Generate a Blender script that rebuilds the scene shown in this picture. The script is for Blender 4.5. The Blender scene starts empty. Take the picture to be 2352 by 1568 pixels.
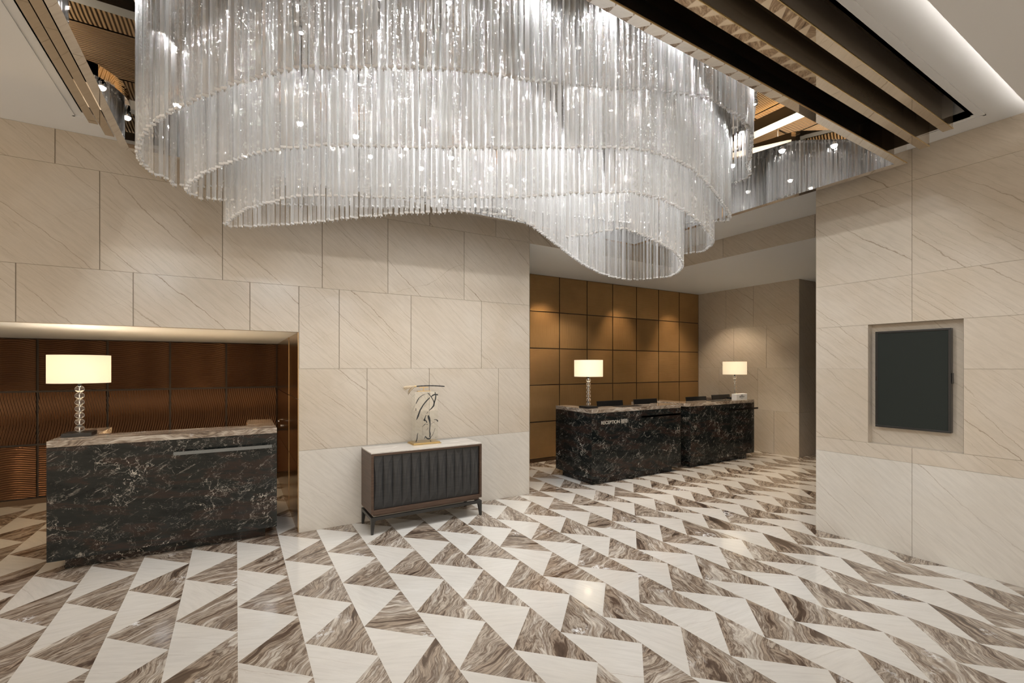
import bpy, math, random
from mathutils import Vector, Matrix
random.seed(7)
C = bpy.context.scene.collection
PI = math.pi

# ------------------------------------------------------------------ camera constants (frame 2352 x 1568)
V1, V2, Y0, EYE = 2935.0, 542.0, 843.0, 1.7
F = math.sqrt((V1 - 1176) * (1176 - V2))
_l = math.hypot((V1 - 1176) / F, 1); DU = ((V1 - 1176) / F / _l, 1 / _l)
_l = math.hypot((V2 - 1176) / F, 1); DV = ((V2 - 1176) / F / _l, 1 / _l)

def at_h(x, y, h):
    """point of the place seen at photo position (x, y) when it is h metres above the eye"""
    d = h * F / (Y0 - y); l = (x - 1176) / F * d
    return l * DU[0] + d * DU[1], l * DV[0] + d * DV[1]

def depth(u, v): return u * DU[1] + v * DV[1]
def px(u, v, z):
    d = depth(u, v); return 1176 + F * (u * DU[0] + v * DV[0]) / d, Y0 - (z - EYE) * F / d

# ------------------------------------------------------------------ materials
def new_mat(name):
    m = bpy.data.materials.new(name); m.use_nodes = True
    nt = m.node_tree; nt.nodes.clear()
    return m, nt
class N:
    def __init__(s, nt): s.nt = nt
    def n(s, t, **kw):
        nd = s.nt.nodes.new(t)
        for k, v in kw.items():
            if k.startswith('i_'): nd.inputs[k[2:].replace('_', ' ')].default_value = v
            else: setattr(nd, k, v)
        return nd
    def l(s, a, b): s.nt.links.new(a, b)
    def math(s, op, a, b=None, clamp=False):
        nd = s.nt.nodes.new('ShaderNodeMath'); nd.operation = op; nd.use_clamp = clamp
        for i, q in enumerate((a, b)):
            if q is None: continue
            if isinstance(q, (int, float)): nd.inputs[i].default_value = q
            else: s.l(q, nd.inputs[i])
        return nd.outputs[0]
    def maprange(s, v, a, b, c, d):
        nd = s.nt.nodes.new('ShaderNodeMapRange'); nd.clamp = True
        s.l(v, nd.inputs[0])
        for i, q in zip((1, 2, 3, 4), (a, b, c, d)): nd.inputs[i].default_value = q
        return nd.outputs[0]
    def mix(s, fac, a, b, blend='MIX'):
        nd = s.nt.nodes.new('ShaderNodeMix'); nd.data_type = 'RGBA'; nd.blend_type = blend
        for sock, q in ((nd.inputs[0], fac), (nd.inputs[6], a), (nd.inputs[7], b)):
            if isinstance(q, (int, float)): sock.default_value = q
            elif isinstance(q, tuple): sock.default_value = q if len(q) == 4 else (*q, 1)
            else: s.l(q, sock)
        return nd.outputs[2]
    def ramp(s, v, stops):
        nd = s.nt.nodes.new('ShaderNodeValToRGB'); s.l(v, nd.inputs[0])
        e = nd.color_ramp.elements
        while len(e) < len(stops): e.new(0.5)
        for q, (p, c) in zip(e, stops): q.position = p; q.color = (*c, 1)
        return nd.outputs[0]
    def uv(s, scale=(1, 1, 1), rot=0.0, loc=(0, 0, 0), obj=False):
        tc = s.nt.nodes.new('ShaderNodeTexCoord'); mp = s.nt.nodes.new('ShaderNodeMapping')
        s.l(tc.outputs['Object' if obj else 'UV'], mp.inputs[0])
        mp.inputs['Scale'].default_value = scale; mp.inputs['Rotation'].default_value = (0, 0, rot); mp.inputs['Location'].default_value = loc
        return mp.outputs[0]
    def uvrs(s, rot, scale, loc=(0, 0, 0)):
        """rotate first, then stretch"""
        a = s.uv(rot=rot); mp = s.nt.nodes.new('ShaderNodeMapping'); s.l(a, mp.inputs[0])
        mp.inputs['Scale'].default_value = scale; mp.inputs['Location'].default_value = loc
        return mp.outputs[0]
    def noise(s, vec, scale, detail=4, rough=.55, dist=0.0):
        nd = s.nt.nodes.new('ShaderNodeTexNoise'); s.l(vec, nd.inputs['Vector'])
        nd.inputs['Scale'].default_value = scale; nd.inputs['Detail'].default_value = detail
        nd.inputs['Roughness'].default_value = rough; nd.inputs['Distortion'].default_value = dist
        return nd.outputs[0]
    def vein(s, vec, scale, width, detail=4, rough=.55, dist=.2, level=.5):
        n = s.noise(vec, scale, detail, rough, dist)
        return s.maprange(s.math('ABSOLUTE', s.math('SUBTRACT', n, level)), 0, width, 1, 0)
    def out(s, sh):
        o = s.nt.nodes.new('ShaderNodeOutputMaterial'); s.l(sh, o.inputs[0])

def pbr(name, col, rough=.5, metal=0.0, spec=.5, coat=0.0, coat_rough=.05, trans=0.0, ior=1.5, emit=None, emit_s=0.0, alpha=1.0):
    m, nt = new_mat(name); w = N(nt); p = w.n('ShaderNodeBsdfPrincipled')
    i = p.inputs
    i['Base Color'].default_value = (*col, 1); i['Roughness'].default_value = rough; i['Metallic'].default_value = metal
    i['Specular IOR Level'].default_value = spec; i['Coat Weight'].default_value = coat; i['Coat Roughness'].default_value = coat_rough
    i['Transmission Weight'].default_value = trans; i['IOR'].default_value = ior
    if emit: i['Emission Color'].default_value = (*emit, 1); i['Emission Strength'].default_value = emit_s
    w.out(p.outputs[0]); m['p'] = 0
    return m
def principled(w, col, rough, metal=0.0, spec=.5, coat=0.0, bump=None):
    p = w.n('ShaderNodeBsdfPrincipled')
    for k, q in (('Base Color', col), ('Roughness', rough), ('Metallic', metal), ('Specular IOR Level', spec), ('Coat Weight', coat)):
        if isinstance(q, (int, float)): p.inputs[k].default_value = q
        elif isinstance(q, tuple): p.inputs[k].default_value = (*q, 1)
        else: w.l(q, p.inputs[k])
    if bump is not None: w.l(bump, p.inputs['Normal'])
    w.out(p.outputs[0]); return p

def marble_cream(name, base, tint, vein_col, rough=.22, seed=0.0, strength=1.0, rot=.72):
    m, nt = new_mat(name); w = N(nt)
    cloud = w.noise(w.uv(loc=(seed, seed, 0)), 1.1, 3, .6, .5)
    col = w.mix(w.maprange(cloud, .35, .68, 0, 1), base, tint)
    fine = w.noise(w.uvrs(rot, (2.0, 14, 1)), 2.4, 5, .65, .2)
    col = w.mix(w.math('MULTIPLY', w.maprange(fine, .40, .66, 0, 1), .30), col, tuple(c * .70 for c in base))
    def lines(r_, freq, width, warp_s, warp_a, loc, power):
        """thin crooked veins of one width running along the rotated u direction"""
        sp_ = w.n('ShaderNodeSeparateXYZ'); w.l(w.uv(rot=r_, loc=(seed, loc, 0)), sp_.inputs[0])
        big_ = w.math('MULTIPLY', w.math('SUBTRACT', w.noise(w.uvrs(r_, (.55, 1.0, 1), (loc, seed, 0)), warp_s, 2, .5), .5), warp_a)
        small_ = w.math('MULTIPLY', w.math('SUBTRACT', w.noise(w.uvrs(r_, (.8, 1.0, 1), (loc, 3 + seed, 0)), 11.0, 4, .62), .5), .045)
        q = w.math('MULTIPLY', w.math('ADD', sp_.outputs[1], w.math('ADD', big_, small_)), freq)
        cell = w.math('FLOOR', q); wn = w.n('ShaderNodeTexWhiteNoise', noise_dimensions='1D'); w.l(cell, wn.inputs['W'])
        wn2 = w.n('ShaderNodeTexWhiteNoise', noise_dimensions='1D'); w.l(w.math('ADD', cell, 37.3), wn2.inputs['W'])
        dist = w.math('ABSOLUTE', w.math('SUBTRACT', w.math('FRACT', q), w.maprange(wn.outputs[0], 0, 1, .2, .8)))
        ln = w.maprange(dist, width * freq * .4, width * freq, 1, 0)
        cx = w.n('ShaderNodeCombineXYZ'); w.l(w.math('MULTIPLY', sp_.outputs[0], .9), cx.inputs[0]); w.l(w.math('MULTIPLY', cell, 5.17), cx.inputs[1])
        along = w.maprange(w.noise(cx.outputs[0], 1.0, 3, .6), .40, .66, 0, 1)
        return w.math('MULTIPLY', w.math('MULTIPLY', ln, w.math('POWER', wn2.outputs[0], power)), along)
    f = w.math('MAXIMUM', lines(rot, 4.6, .0042, .9, .30, 3.1, .7), w.math('MULTIPLY', lines(rot + .03, 22, .0028, 1.1, .22, 7.7, 1.1), .62))
    f = w.math('MAXIMUM', f, w.math('MULTIPLY', lines(rot - 1.2, 2.2, .002, 1.2, .45, 1.7, 1.5), .55))
    col = w.mix(w.math('MULTIPLY', f, strength, True), col, vein_col)
    gi = w.n('ShaderNodeNewGeometry')
    col = w.mix(w.maprange(gi.outputs['Random Per Island'], 0, 1, 0, .10), col, tuple(c * .8 for c in base))
    principled(w, col, rough, spec=.45)
    return m

def marble_brown(name, stretch=1.0, dark=1.0, pale=0.0):
    m, nt = new_mat(name); w = N(nt)
    warp = w.noise(w.uv(), 1.7, 3, .5)
    vec = w.n('ShaderNodeVectorMath', operation='ADD'); w.l(w.uvrs(0, (.75 * stretch, 5.0, 1)), vec.inputs[0])
    vm = w.n('ShaderNodeVectorMath', operation='SCALE'); vm.inputs['Scale'].default_value = 1.9
    cx = w.n('ShaderNodeCombineXYZ'); w.l(warp, cx.inputs[1]); w.l(cx.outputs[0], vm.inputs[0]); w.l(vm.outputs[0], vec.inputs[1])
    n1 = w.noise(vec.outputs[0], 1.9, 7, .62, .55)
    col = w.ramp(n1, [(.28, (.045, .030, .021)), (.385, (.11, .076, .054)), (.44, (.40, .32, .245)), (.475, (.13, .092, .066)), (.525, (.50, .43, .35)), (.56, (.21, .155, .115)), (.61, (.62, .56, .48)), (.70, (.25, .19, .14))])
    n2 = w.noise(vec.outputs[0], 7.5, 6, .7, .3)
    col = w.mix(w.maprange(n2, .40, .60, .42 * dark, 0), col, (.06, .04, .03))
    crys = w.noise(w.uv(loc=(9, 2, 0)), 26, 4, .75)
    cm = w.maprange(w.noise(w.uv(loc=(3, 8, 0)), 2.6, 2), .63, .70, 0, 1)
    col = w.mix(w.math('MULTIPLY', cm, w.maprange(crys, .5, .56, 0, 1)), col, (.72, .71, .70))
    col = w.mix(pale, col, (.66, .635, .59))
    principled(w, col, .085, spec=.5)
    return m

def marble_black(name):
    m, nt = new_mat(name); w = N(nt)
    band = w.noise(w.uvrs(.12, (.8, 3.5, 1)), 2.2, 5, .6, .4)
    col = w.ramp(band, [(.36, (.006, .008, .008)), (.5, (.014, .016, .015)), (.58, (.030, .019, .015)), (.66, (.012, .014, .014))])
    warp = w.noise(w.uv(), 3.2, 5, .65)
    cx = w.n('ShaderNodeCombineXYZ'); w.l(warp, cx.inputs[0]); w.l(w.noise(w.uv(loc=(5, 3, 1)), 3.2, 5, .65), cx.inputs[1])
    sc = w.n('ShaderNodeVectorMath', operation='SCALE'); sc.inputs['Scale'].default_value = .95; w.l(cx.outputs[0], sc.inputs[0])
    ad = w.n('ShaderNodeVectorMath', operation='ADD'); w.l(sc.outputs[0], ad.inputs[0]); w.l(w.uv(), ad.inputs[1])
    def crack(scale, width):
        vo = w.n('ShaderNodeTexVoronoi', feature='DISTANCE_TO_EDGE'); vo.inputs['Scale'].default_value = scale
        w.l(ad.outputs[0], vo.inputs['Vector']); return w.maprange(vo.outputs['Distance'], 0, width, 1, 0)
    m1 = w.maprange(w.noise(w.uv(loc=(2, 6, 0)), 2.7, 4, .7), .50, .64, 0, 1)
    m2 = w.maprange(w.noise(w.uv(loc=(8, 1, 0)), 6.5, 4, .7), .47, .66, 0, 1)
    a = w.math('MULTIPLY', crack(3.1, .016), m1); b = w.math('MULTIPLY', crack(8.5, .020), m2)
    st = w.vein(w.uvrs(-.55, (.55, 4.2, 1)), 3.0, .010, 6, .62, .35)
    m3 = w.maprange(w.noise(w.uvrs(-.55, (1.4, 4, 1), (6, 6, 0)), 5.0, 4, .65), .52, .63, 0, 1)
    f = w.math('MAXIMUM', w.math('MAXIMUM', w.math('MULTIPLY', a, .85), w.math('MULTIPLY', b, .5)), w.math('MULTIPLY', w.math('MULTIPLY', st, m3), .55))
    col = w.mix(w.math('MULTIPLY', f, 1.0, True), col, (.70, .64, .55))
    principled(w, col, .10, spec=.28)
    return m

def wood(name, c1, c2):
    m, nt = new_mat(name); w = N(nt)
    n1 = w.noise(w.uvrs(0, (1.5, 26, 1)), 2.0, 6, .65, .4)
    principled(w, w.mix(w.maprange(n1, .35, .7, 0, 1), c1, c2), .42, spec=.4)
    return m

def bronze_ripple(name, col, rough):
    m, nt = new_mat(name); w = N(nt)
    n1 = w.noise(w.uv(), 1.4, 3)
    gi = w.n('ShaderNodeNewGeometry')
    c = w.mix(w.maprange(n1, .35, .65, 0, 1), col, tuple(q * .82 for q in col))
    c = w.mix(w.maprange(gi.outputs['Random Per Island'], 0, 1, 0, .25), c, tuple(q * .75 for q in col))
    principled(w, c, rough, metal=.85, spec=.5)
    return m

def ceiling_ripple(name, col):
    m, nt = new_mat(name); w = N(nt)
    wv = w.n('ShaderNodeTexWave', bands_direction='Y'); wv.inputs['Scale'].default_value = 9.0
    wv.inputs['Distortion'].default_value = 3.0; wv.inputs['Detail'].default_value = 0; wv.inputs['Detail Scale'].default_value = .35
    w.l(w.uv(), wv.inputs['Vector'])
    b = w.n('ShaderNodeBump'); b.inputs['Strength'].default_value = 1.0; b.inputs['Distance'].default_value = .02; w.l(wv.outputs['Fac'], b.inputs['Height'])
    principled(w, col, .45, metal=.25, bump=b.outputs[0])
    return m

def crystal(name, clear=.5, tip=False):
    m, nt = new_mat(name); w = N(nt)
    tr = w.n('ShaderNodeBsdfTransparent'); tr.inputs[0].default_value = (.955, .95, .94, 1)
    di = w.n('ShaderNodeBsdfDiffuse'); di.inputs[0].default_value = (.925, .925, .925, 1)
    tl = w.n('ShaderNodeBsdfTranslucent'); tl.inputs[0].default_value = (.945, .945, .94, 1)
    gl = w.n('ShaderNodeBsdfAnisotropic'); gl.inputs['Color'].default_value = (1, 1, 1, 1); gl.inputs['Roughness'].default_value = .07
    nz = w.noise(w.uv(scale=(40, 40, 24), obj=True), 1.0, 1, .5)
    b = w.n('ShaderNodeBump'); b.inputs['Strength'].default_value = .9; b.inputs['Distance'].default_value = .010; w.l(nz, b.inputs['Height'])
    w.l(b.outputs[0], gl.inputs['Normal'])
    gi = w.n('ShaderNodeNewGeometry'); oi = w.n('ShaderNodeObjectInfo')
    rnd = w.math('FRACT', w.math('ADD', gi.outputs['Random Per Island'], oi.outputs['Random']))
    a = w.n('ShaderNodeMixShader'); a.inputs[0].default_value = .30 if tip else .5; w.l(di.outputs[0], a.inputs[1]); w.l(tl.outputs[0], a.inputs[2])
    c = w.n('ShaderNodeMixShader'); c.inputs[0].default_value = .15 if tip else .42; w.l(a.outputs[0], c.inputs[1]); w.l(gl.outputs[0], c.inputs[2])
    d = w.n('ShaderNodeMixShader')
    if tip: d.inputs[0].default_value = 1.0
    else: w.l(w.maprange(rnd, 0, 1, 1 - clear + .20, 1 - clear - .24), d.inputs[0])
    w.l(tr.outputs[0], d.inputs[1]); w.l(c.outputs[0], d.inputs[2])
    w.out(d.outputs[0]); return m

def shade_mat(name):
    m, nt = new_mat(name); w = N(nt)
    di = w.n('ShaderNodeBsdfDiffuse'); di.inputs[0].default_value = (.86, .80, .68, 1)
    tl = w.n('ShaderNodeBsdfTranslucent'); tl.inputs[0].default_value = (.95, .89, .76, 1)
    wv = w.n('ShaderNodeTexWave'); wv.inputs['Scale'].default_value = 130; wv.inputs['Distortion'].default_value = 1.5; w.l(w.uv(obj=True), wv.inputs['Vector'])
    a = w.n('ShaderNodeMixShader'); a.inputs[0].default_value = .55; w.l(di.outputs[0], a.inputs[1]); w.l(tl.outputs[0], a.inputs[2])
    em = w.n('ShaderNodeEmission'); em.inputs[0].default_value = (1, .92, .77, 1); em.inputs[1].default_value = SHADE_E
    ad = w.n('ShaderNodeAddShader'); w.l(a.outputs[0], ad.inputs[0]); w.l(em.outputs[0], ad.inputs[1])
    w.out(ad.outputs[0]); return m

def emit_mat(name, col, s):
    m, nt = new_mat(name); w = N(nt); e = w.n('ShaderNodeEmission'); e.inputs[0].default_value = (*col, 1); e.inputs[1].default_value = s
    w.out(e.outputs[0]); return m

def clear_mat(name, tint, gloss=.10, fres=1.45):
    m, nt = new_mat(name); w = N(nt)
    tr = w.n('ShaderNodeBsdfTransparent'); tr.inputs[0].default_value = (*tint, 1)
    gl = w.n('ShaderNodeBsdfAnisotropic'); gl.inputs['Roughness'].default_value = .02; gl.inputs['Color'].default_value = (1, 1, 1, 1)
    lw = w.n('ShaderNodeLayerWeight'); lw.inputs[0].default_value = .5; fr = w.math('POWER', lw.outputs['Facing'], 4.0)
    mx = w.n('ShaderNodeMixShader'); w.l(w.math('ADD', w.math('MULTIPLY', fr, .5), gloss * .5, True), mx.inputs[0]); w.l(tr.outputs[0], mx.inputs[1]); w.l(gl.outputs[0], mx.inputs[2])
    w.out(mx.outputs[0]); return m

SHADE_E = .22
CREAM = (.525, .452, .360); CREAM2 = (.572, .515, .437)
M = dict(
    wall=marble_cream('wall_marble', CREAM, CREAM2, (.20, .145, .095), .25),
    wall_low=marble_cream('pale_wall_marble', (.60, .563, .50), (.625, .597, .545), (.27, .215, .16), .2, 3.3, .6),
    floor_cream=marble_cream('floor_cream_marble', (.60, .565, .51), (.635, .61, .565), (.33, .26, .20), .085, 5.1, .45, .3),
    floor_brown=marble_brown('floor_brown_marble'),
    top=marble_brown('counter_marble', .9, .6),
    black=marble_black('black_marble'),
    joint=pbr('joint_grout', (.32, .275, .22), .8),
    bronze=bronze_ripple('rippled_bronze', (.52, .33, .155), .42),
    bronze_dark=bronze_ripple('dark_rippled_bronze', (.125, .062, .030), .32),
    bronze_groove=pbr('bronze_groove', (.05, .033, .02), .5, .4),
    bronze_base=pbr('bronze_skirting', (.10, .062, .035), .35, .7),
    bronze_plate=pbr('polished_bronze_plate', (.46, .30, .145), .20, 1.0),
    mirror=pbr('bronze_mirror', (.60, .52, .42), .02, .86),
    mirror_clear=pbr('silver_mirror', (.82, .80, .78), .012, 1.0),
    trimmetal=pbr('bronze_trim', (.50, .42, .32), .25, 1.0),
    black_void=pbr('dark_brown_paint', (.15, .115, .08), .5),
    white=pbr('white_paint', (.76, .775, .79), .6, spec=.2),
    cofferceil=ceiling_ripple('coffer_bronze_ripple', (.26, .165, .085)),
    rail=pbr('blue_steel', (.20, .225, .25), .10, 1.0),
    brass=pbr('brass', (.70, .52, .26), .28, 1.0),
    chrome=pbr('chrome', (.75, .77, .80), .08, 1.0),
    steel_dark=pbr('dark_chrome', (.10, .10, .11), .15, 1.0),
    blackmat=pbr('black_lacquer', (.010, .010, .010), .3),
    blackleg=pbr('blackened_steel', (.020, .020, .019), .35),
    walnut=wood('dark_walnut', (.050, .029, .019), (.105, .064, .043)),
    ebony=wood('ebonised_wood', (.026, .027, .028), (.040, .040, .041)),
    top_pale=marble_brown('console_marble', .5, .5, .66),
    crystal=crystal('crystal_rod', .56),
    tip=crystal('piped_light_tip', 0, True),  # opaque white stands in for light piped to the rod ends
    glass=pbr('clear_glass', (1, 1, 1), .0, trans=1.0, ior=1.45),
    acrylic=clear_mat('clear_acrylic', (.965, .975, .97), .18),
    shade=shade_mat('linen_shade'),
    lens=emit_mat('lamp_lens', (1, .97, .92), 30),
    led=emit_mat('warm_led', (1, .74, .40), 10),
    screen=pbr('dark_screen', (.024, .028, .025), .45, spec=.08),
    ink=pbr('black_ink', (.018, .020, .020), .6),
    hair=pbr('brush_hair', (.52, .42, .29), .75),
    paper=pbr('white_card', (.82, .82, .81), .5),
    letter=pbr('steel_letter', (.66, .61, .52), .4, .3),
)

# ------------------------------------------------------------------ mesh builder
class MB:
    def __init__(s): s.v = []; s.f = []; s.uv = []; s.mi = []; s.mats = []; s.smooth = []
    def mat(s, m):
        if m not in s.mats: s.mats.append(m)
        return s.mats.index(m)
    def face(s, pts, m, uv=None, smooth=False):
        n = len(s.v); s.v += [tuple(p) for p in pts]; s.f.append(tuple(range(n, n + len(pts))))
        if uv is None: uv = s.planar(pts)
        s.uv.append(uv); s.mi.append(s.mat(m)); s.smooth.append(smooth)
    def planar(s, pts, off=(0, 0)):
        p = [Vector(q) for q in pts]; nrm = Vector((0, 0, 0))
        for i in range(len(p)): nrm += p[i].cross(p[(i + 1) % len(p)])
        a = [abs(c) for c in nrm]
        if a[2] >= a[0] and a[2] >= a[1]: return [(q[0] + off[0], q[1] + off[1]) for q in pts]
        if a[1] >= a[0]: return [(q[0] + off[0], q[2] + off[1]) for q in pts]
        return [(-q[1] + off[0], q[2] + off[1]) for q in pts]
    def grid(s, rows, m, smooth=True, close=False, uvf=None):
        """shared-vertex grid"""
        n = len(s.v); w = len(rows[0])
        for r in rows: s.v += [tuple(p) for p in r]
        for i in range(len(rows) - 1):
            for j in range(w if close else w - 1):
                k = (j + 1) % w
                s.f.append((n + i * w + j, n + i * w + k, n + (i + 1) * w + k, n + (i + 1) * w + j))
                ids = s.f[-1]
                s.uv.append([(s.v[q][0], s.v[q][2]) if uvf is None else uvf(s.v[q]) for q in ids]); s.mi.append(s.mat(m)); s.smooth.append(smooth)
    def box(s, x0, x1, y0, y1, z0, z1, m, off=(0, 0), skip=''):
        P = lambda a, b, c: (x1 if a else x0, y1 if b else y0, z1 if c else z0)
        fs = {'d': [P(0,0,0),P(0,1,0),P(1,1,0),P(1,0,0)], 't': [P(0,0,1),P(1,0,1),P(1,1,1),P(0,1,1)],
              'f': [P(0,0,0),P(1,0,0),P(1,0,1),P(0,0,1)], 'b': [P(1,1,0),P(0,1,0),P(0,1,1),P(1,1,1)],
              'l': [P(0,1,0),P(0,0,0),P(0,0,1),P(0,1,1)], 'r': [P(1,0,0),P(1,1,0),P(1,1,1),P(1,0,1)]}
        n = len(s.v); ids = {}
        for q in [P(a, b, c) for a in (0, 1) for b in (0, 1) for c in (0, 1)]:
            ids[q] = len(s.v); s.v.append(q)
        for k, pts in fs.items():
            if k in skip: continue
            s.f.append(tuple(ids[q] for q in pts)); s.uv.append(s.planar(pts, off)); s.mi.append(s.mat(m)); s.smooth.append(False)
    def prism(s, poly, z0, z1, m, cap0=None, cap1=None, smooth=False):
        n = len(s.v); k = len(poly)
        s.v += [(p[0], p[1], z0) for p in poly] + [(p[0], p[1], z1) for p in poly]
        t = 0
        for i in range(k):
            j = (i + 1) % k; L = math.dist(poly[i], poly[j])
            s.f.append((n + i, n + j, n + k + j, n + k + i)); s.uv.append([(t, z0), (t + L, z0), (t + L, z1), (t, z1)]); s.mi.append(s.mat(m)); s.smooth.append(smooth); t += L
        s.f.append(tuple(range(n + k - 1, n - 1, -1))); s.uv.append([poly[i] for i in range(k - 1, -1, -1)]); s.mi.append(s.mat(cap0 or m)); s.smooth.append(False)
        s.f.append(tuple(range(n + k, n + 2 * k))); s.uv.append(list(poly)); s.mi.append(s.mat(cap1 or m)); s.smooth.append(False)
    def lathe(s, prof, m, seg=32, c=(0, 0)):
        rows = [[(c[0] + r * math.cos(2 * PI * j / seg), c[1] + r * math.sin(2 * PI * j / seg), z) for j in range(seg)] for r, z in prof]
        s.grid(rows, m, True, True)
    def tube(s, pts, rad, m, seg=8):
        rows = []; pts = [Vector(p) for p in pts]
        for i, p in enumerate(pts):
            t = (pts[min(i + 1, len(pts) - 1)] - pts[max(i - 1, 0)]).normalized()
            a = Vector((0, 0, 1)) if abs(t.z) < .9 else Vector((1, 0, 0))
            x = t.cross(a).normalized(); y = t.cross(x); r = rad[i] if isinstance(rad, (list, tuple)) else rad
            rows.append([tuple(p + x * r * math.cos(2 * PI * j / seg) + y * r * math.sin(2 * PI * j / seg)) for j in range(seg)])
        s.grid(rows, m, True, True)
        for r, rev in ((rows[0], False), (rows[-1], True)): s.face(r[::-1] if rev else r, m)
    def build(s, name, parent=None, org=None, bevel=0.0, kind=None):
        """vertices are in world metres; org (or the parent's place) becomes the origin"""
        if org is None: org = tuple(parent.matrix_world.translation) if parent else (0, 0, 0)
        me = bpy.data.meshes.new(name)
        me.from_pydata([(a - org[0], b - org[1], c - org[2]) for a, b, c in s.v], [], s.f)
        for m in s.mats: me.materials.append(m)
        ul = me.uv_layers.new(name='UVMap'); k = 0; buf = []
        for u in s.uv:
            for q in u: buf += [q[0], q[1]]
        ul.data.foreach_set('uv', buf)
        me.polygons.foreach_set('material_index', s.mi); me.polygons.foreach_set('use_smooth', s.smooth)
        me.update()
        o = bpy.data.objects.new(name, me); C.objects.link(o)
        if parent: o.parent = parent; o.location = (org[0] - WORLD[parent.name][0], org[1] - WORLD[parent.name][1], org[2] - WORLD[parent.name][2])
        else: o.location = org
        WORLD[o.name] = org
        if bevel:
            b = o.modifiers.new('bevel', 'BEVEL'); b.width = bevel; b.segments = 2; b.limit_method = 'ANGLE'
        if kind: o['kind'] = kind
        return o
WORLD = {}
def thing(name, label, cat, loc, group=None):
    o = bpy.data.objects.new(name, None); o.empty_display_size = .1; C.objects.link(o); o.location = loc
    o['label'] = label; o['category'] = cat
    if group: o['group'] = group
    WORLD[o.name] = tuple(loc); o.matrix_world = Matrix.Translation(loc)
    return o
def part(mb, name, parent, bevel=0.0, label=None):
    o = mb.build(name, parent, WORLD[parent.name], bevel)
    if label: o['label'] = label
    return o
def tag(o, label, cat, group=None):
    o['label'] = label; o['category'] = cat
    if group: o['group'] = group
    return o
def struct(mb, name): return mb.build(name, kind='structure')

# ------------------------------------------------------------------ room constants
VL, UR, CZ = 5.17, 5.20, 3.66        # console wall plane, screen wall plane, ceiling
NU, NZ, NV = .55, 2.06, 7.97         # niche: right jamb, head height, rear wall
RC, RV, RU, RF, RZ = 3.375, 6.82, 9.07, 4.63, 3.36   # recess: corner, rear wall, side wall, front face, ceiling
BU = 6.36                            # header band plane
ROWS = [0, .84, 1.685, 2.53, 3.372, CZ]

# floor: half-square triangles, cream and brown
fl = MB(); H, P_ = .3556, .7112; U0, W0 = .0091, 3.793
for i in range(-15, 32):
    for j in range(-16, 8):
        u = U0 + H * i; v = W0 + P_ * j
        if u > 11.1 or u < -5.0 or v > 8.3 or v < -7: continue
        o = (random.random() * 40, random.random() * 40)
        for tri, m in (([(u, v), (u + H, v + P_ / 2), (u, v + P_)], M['floor_cream']), ([(u, v), (u + H, v - P_ / 2), (u + H, v + P_ / 2)], M['floor_brown'])):
            if m is M['floor_brown']:
                o = (random.random() * 40, random.random() * 40); a = random.choice([-.75, -.55, -.9, -.3, .6, -1.2]) + random.uniform(-.2, .2)
            else: a = random.uniform(-.4, .9)
            ca, sa = math.cos(a), math.sin(a)
            fl.face([(p[0], p[1], 0) for p in tri], m, [(o[0] + ca * (p[0] - u) - sa * (p[1] - v), o[1] + sa * (p[0] - u) + ca * (p[1] - v)) for p in tri])
struct(fl, 'floor')

# panelled stone walls --------------------------------------------------------
def slab_panels(mb, fr, rects, gv=.007, gh=.0025, t=.006, mats=None):
    """fr(s, n, z): s along the wall to the right, n out of the wall; one thin stone panel per rectangle"""
    for r in rects:
        s0, s1, z0, z1 = r[:4]; m = r[4] if len(r) > 4 else M['wall']
        a, b, c, d = s0 + gv / 2, s1 - gv / 2, z0 + gh / 2, z1 - gh / 2
        ox, oz = random.random() * 60, random.random() * 60
        q = lambda s, n, z: fr(s, n, z)
        n0 = len(mb.v)
        mb.v += [q(a, 0, c), q(b, 0, c), q(b, 0, d), q(a, 0, d), q(a, -t, c), q(b, -t, c), q(b, -t, d), q(a, -t, d)]
        U = [(a + ox, c + oz), (b + ox, c + oz), (b + ox, d + oz), (a + ox, d + oz)]
        for ids in ((0, 1, 2, 3), (0, 3, 7, 4), (1, 5, 6, 2), (3, 2, 6, 7), (0, 4, 5, 1)):
            mb.f.append(tuple(n0 + k for k in ids)); mb.uv.append([U[k % 4] for k in ids]); mb.mi.append(mb.mat(m)); mb.smooth.append(False)
def rowrects(z0, z1, cuts, m=None): return [(a, b, z0, z1) + ((m,) if m else ()) for a, b in zip(cuts[:-1], cuts[1:])]

wl = MB(); fr = lambda s, n, z: (s, VL - n, z)
R = rowrects(ROWS[4], CZ, [-5, -3.9, -2.6, -1.274, -.38, .42, 1.19, 1.967, 2.862, RC])
R += rowrects(ROWS[3], ROWS[4], [-5, -3.7, -2.75, -1.9, -.996, -.11, .777, 1.47, 2.414, RC])
R += rowrects(NZ, ROWS[3], [-5, -4.2, -3.3, -2.4, -1.503, -.773, .117, NU + .004])
R += rowrects(ROWS[2], ROWS[3], [NU + .004, .947, 1.739, 2.655, RC])
R += rowrects(ROWS[1], ROWS[2], [NU, 1.239, 1.962, 2.901, RC])
R += rowrects(0, ROWS[1], [NU, 1.75, RC], M['wall_low'])
slab_panels(wl, fr, R)
hd = [(RC, 4.15, RZ, CZ), (4.15, 5.05, RZ, CZ), (5.05, BU, RZ, CZ)]
slab_panels(wl, fr, hd)
j = M['joint']
wl.box(-5, NU, VL + .005, VL + .06, NZ, CZ, j); wl.box(NU, RC, VL + .005, VL + .30, 0, CZ, j)
wl.box(RC, BU, VL + .005, VL + .10, RZ + .02, CZ, j)
slab_panels(wl, lambda s, n, z: (RC + n * -1 + .0, s, z), [(VL, VL + .30, a, b) for a, b in zip(ROWS[:-1], ROWS[1:])])
struct(wl, 'wall_left')

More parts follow.
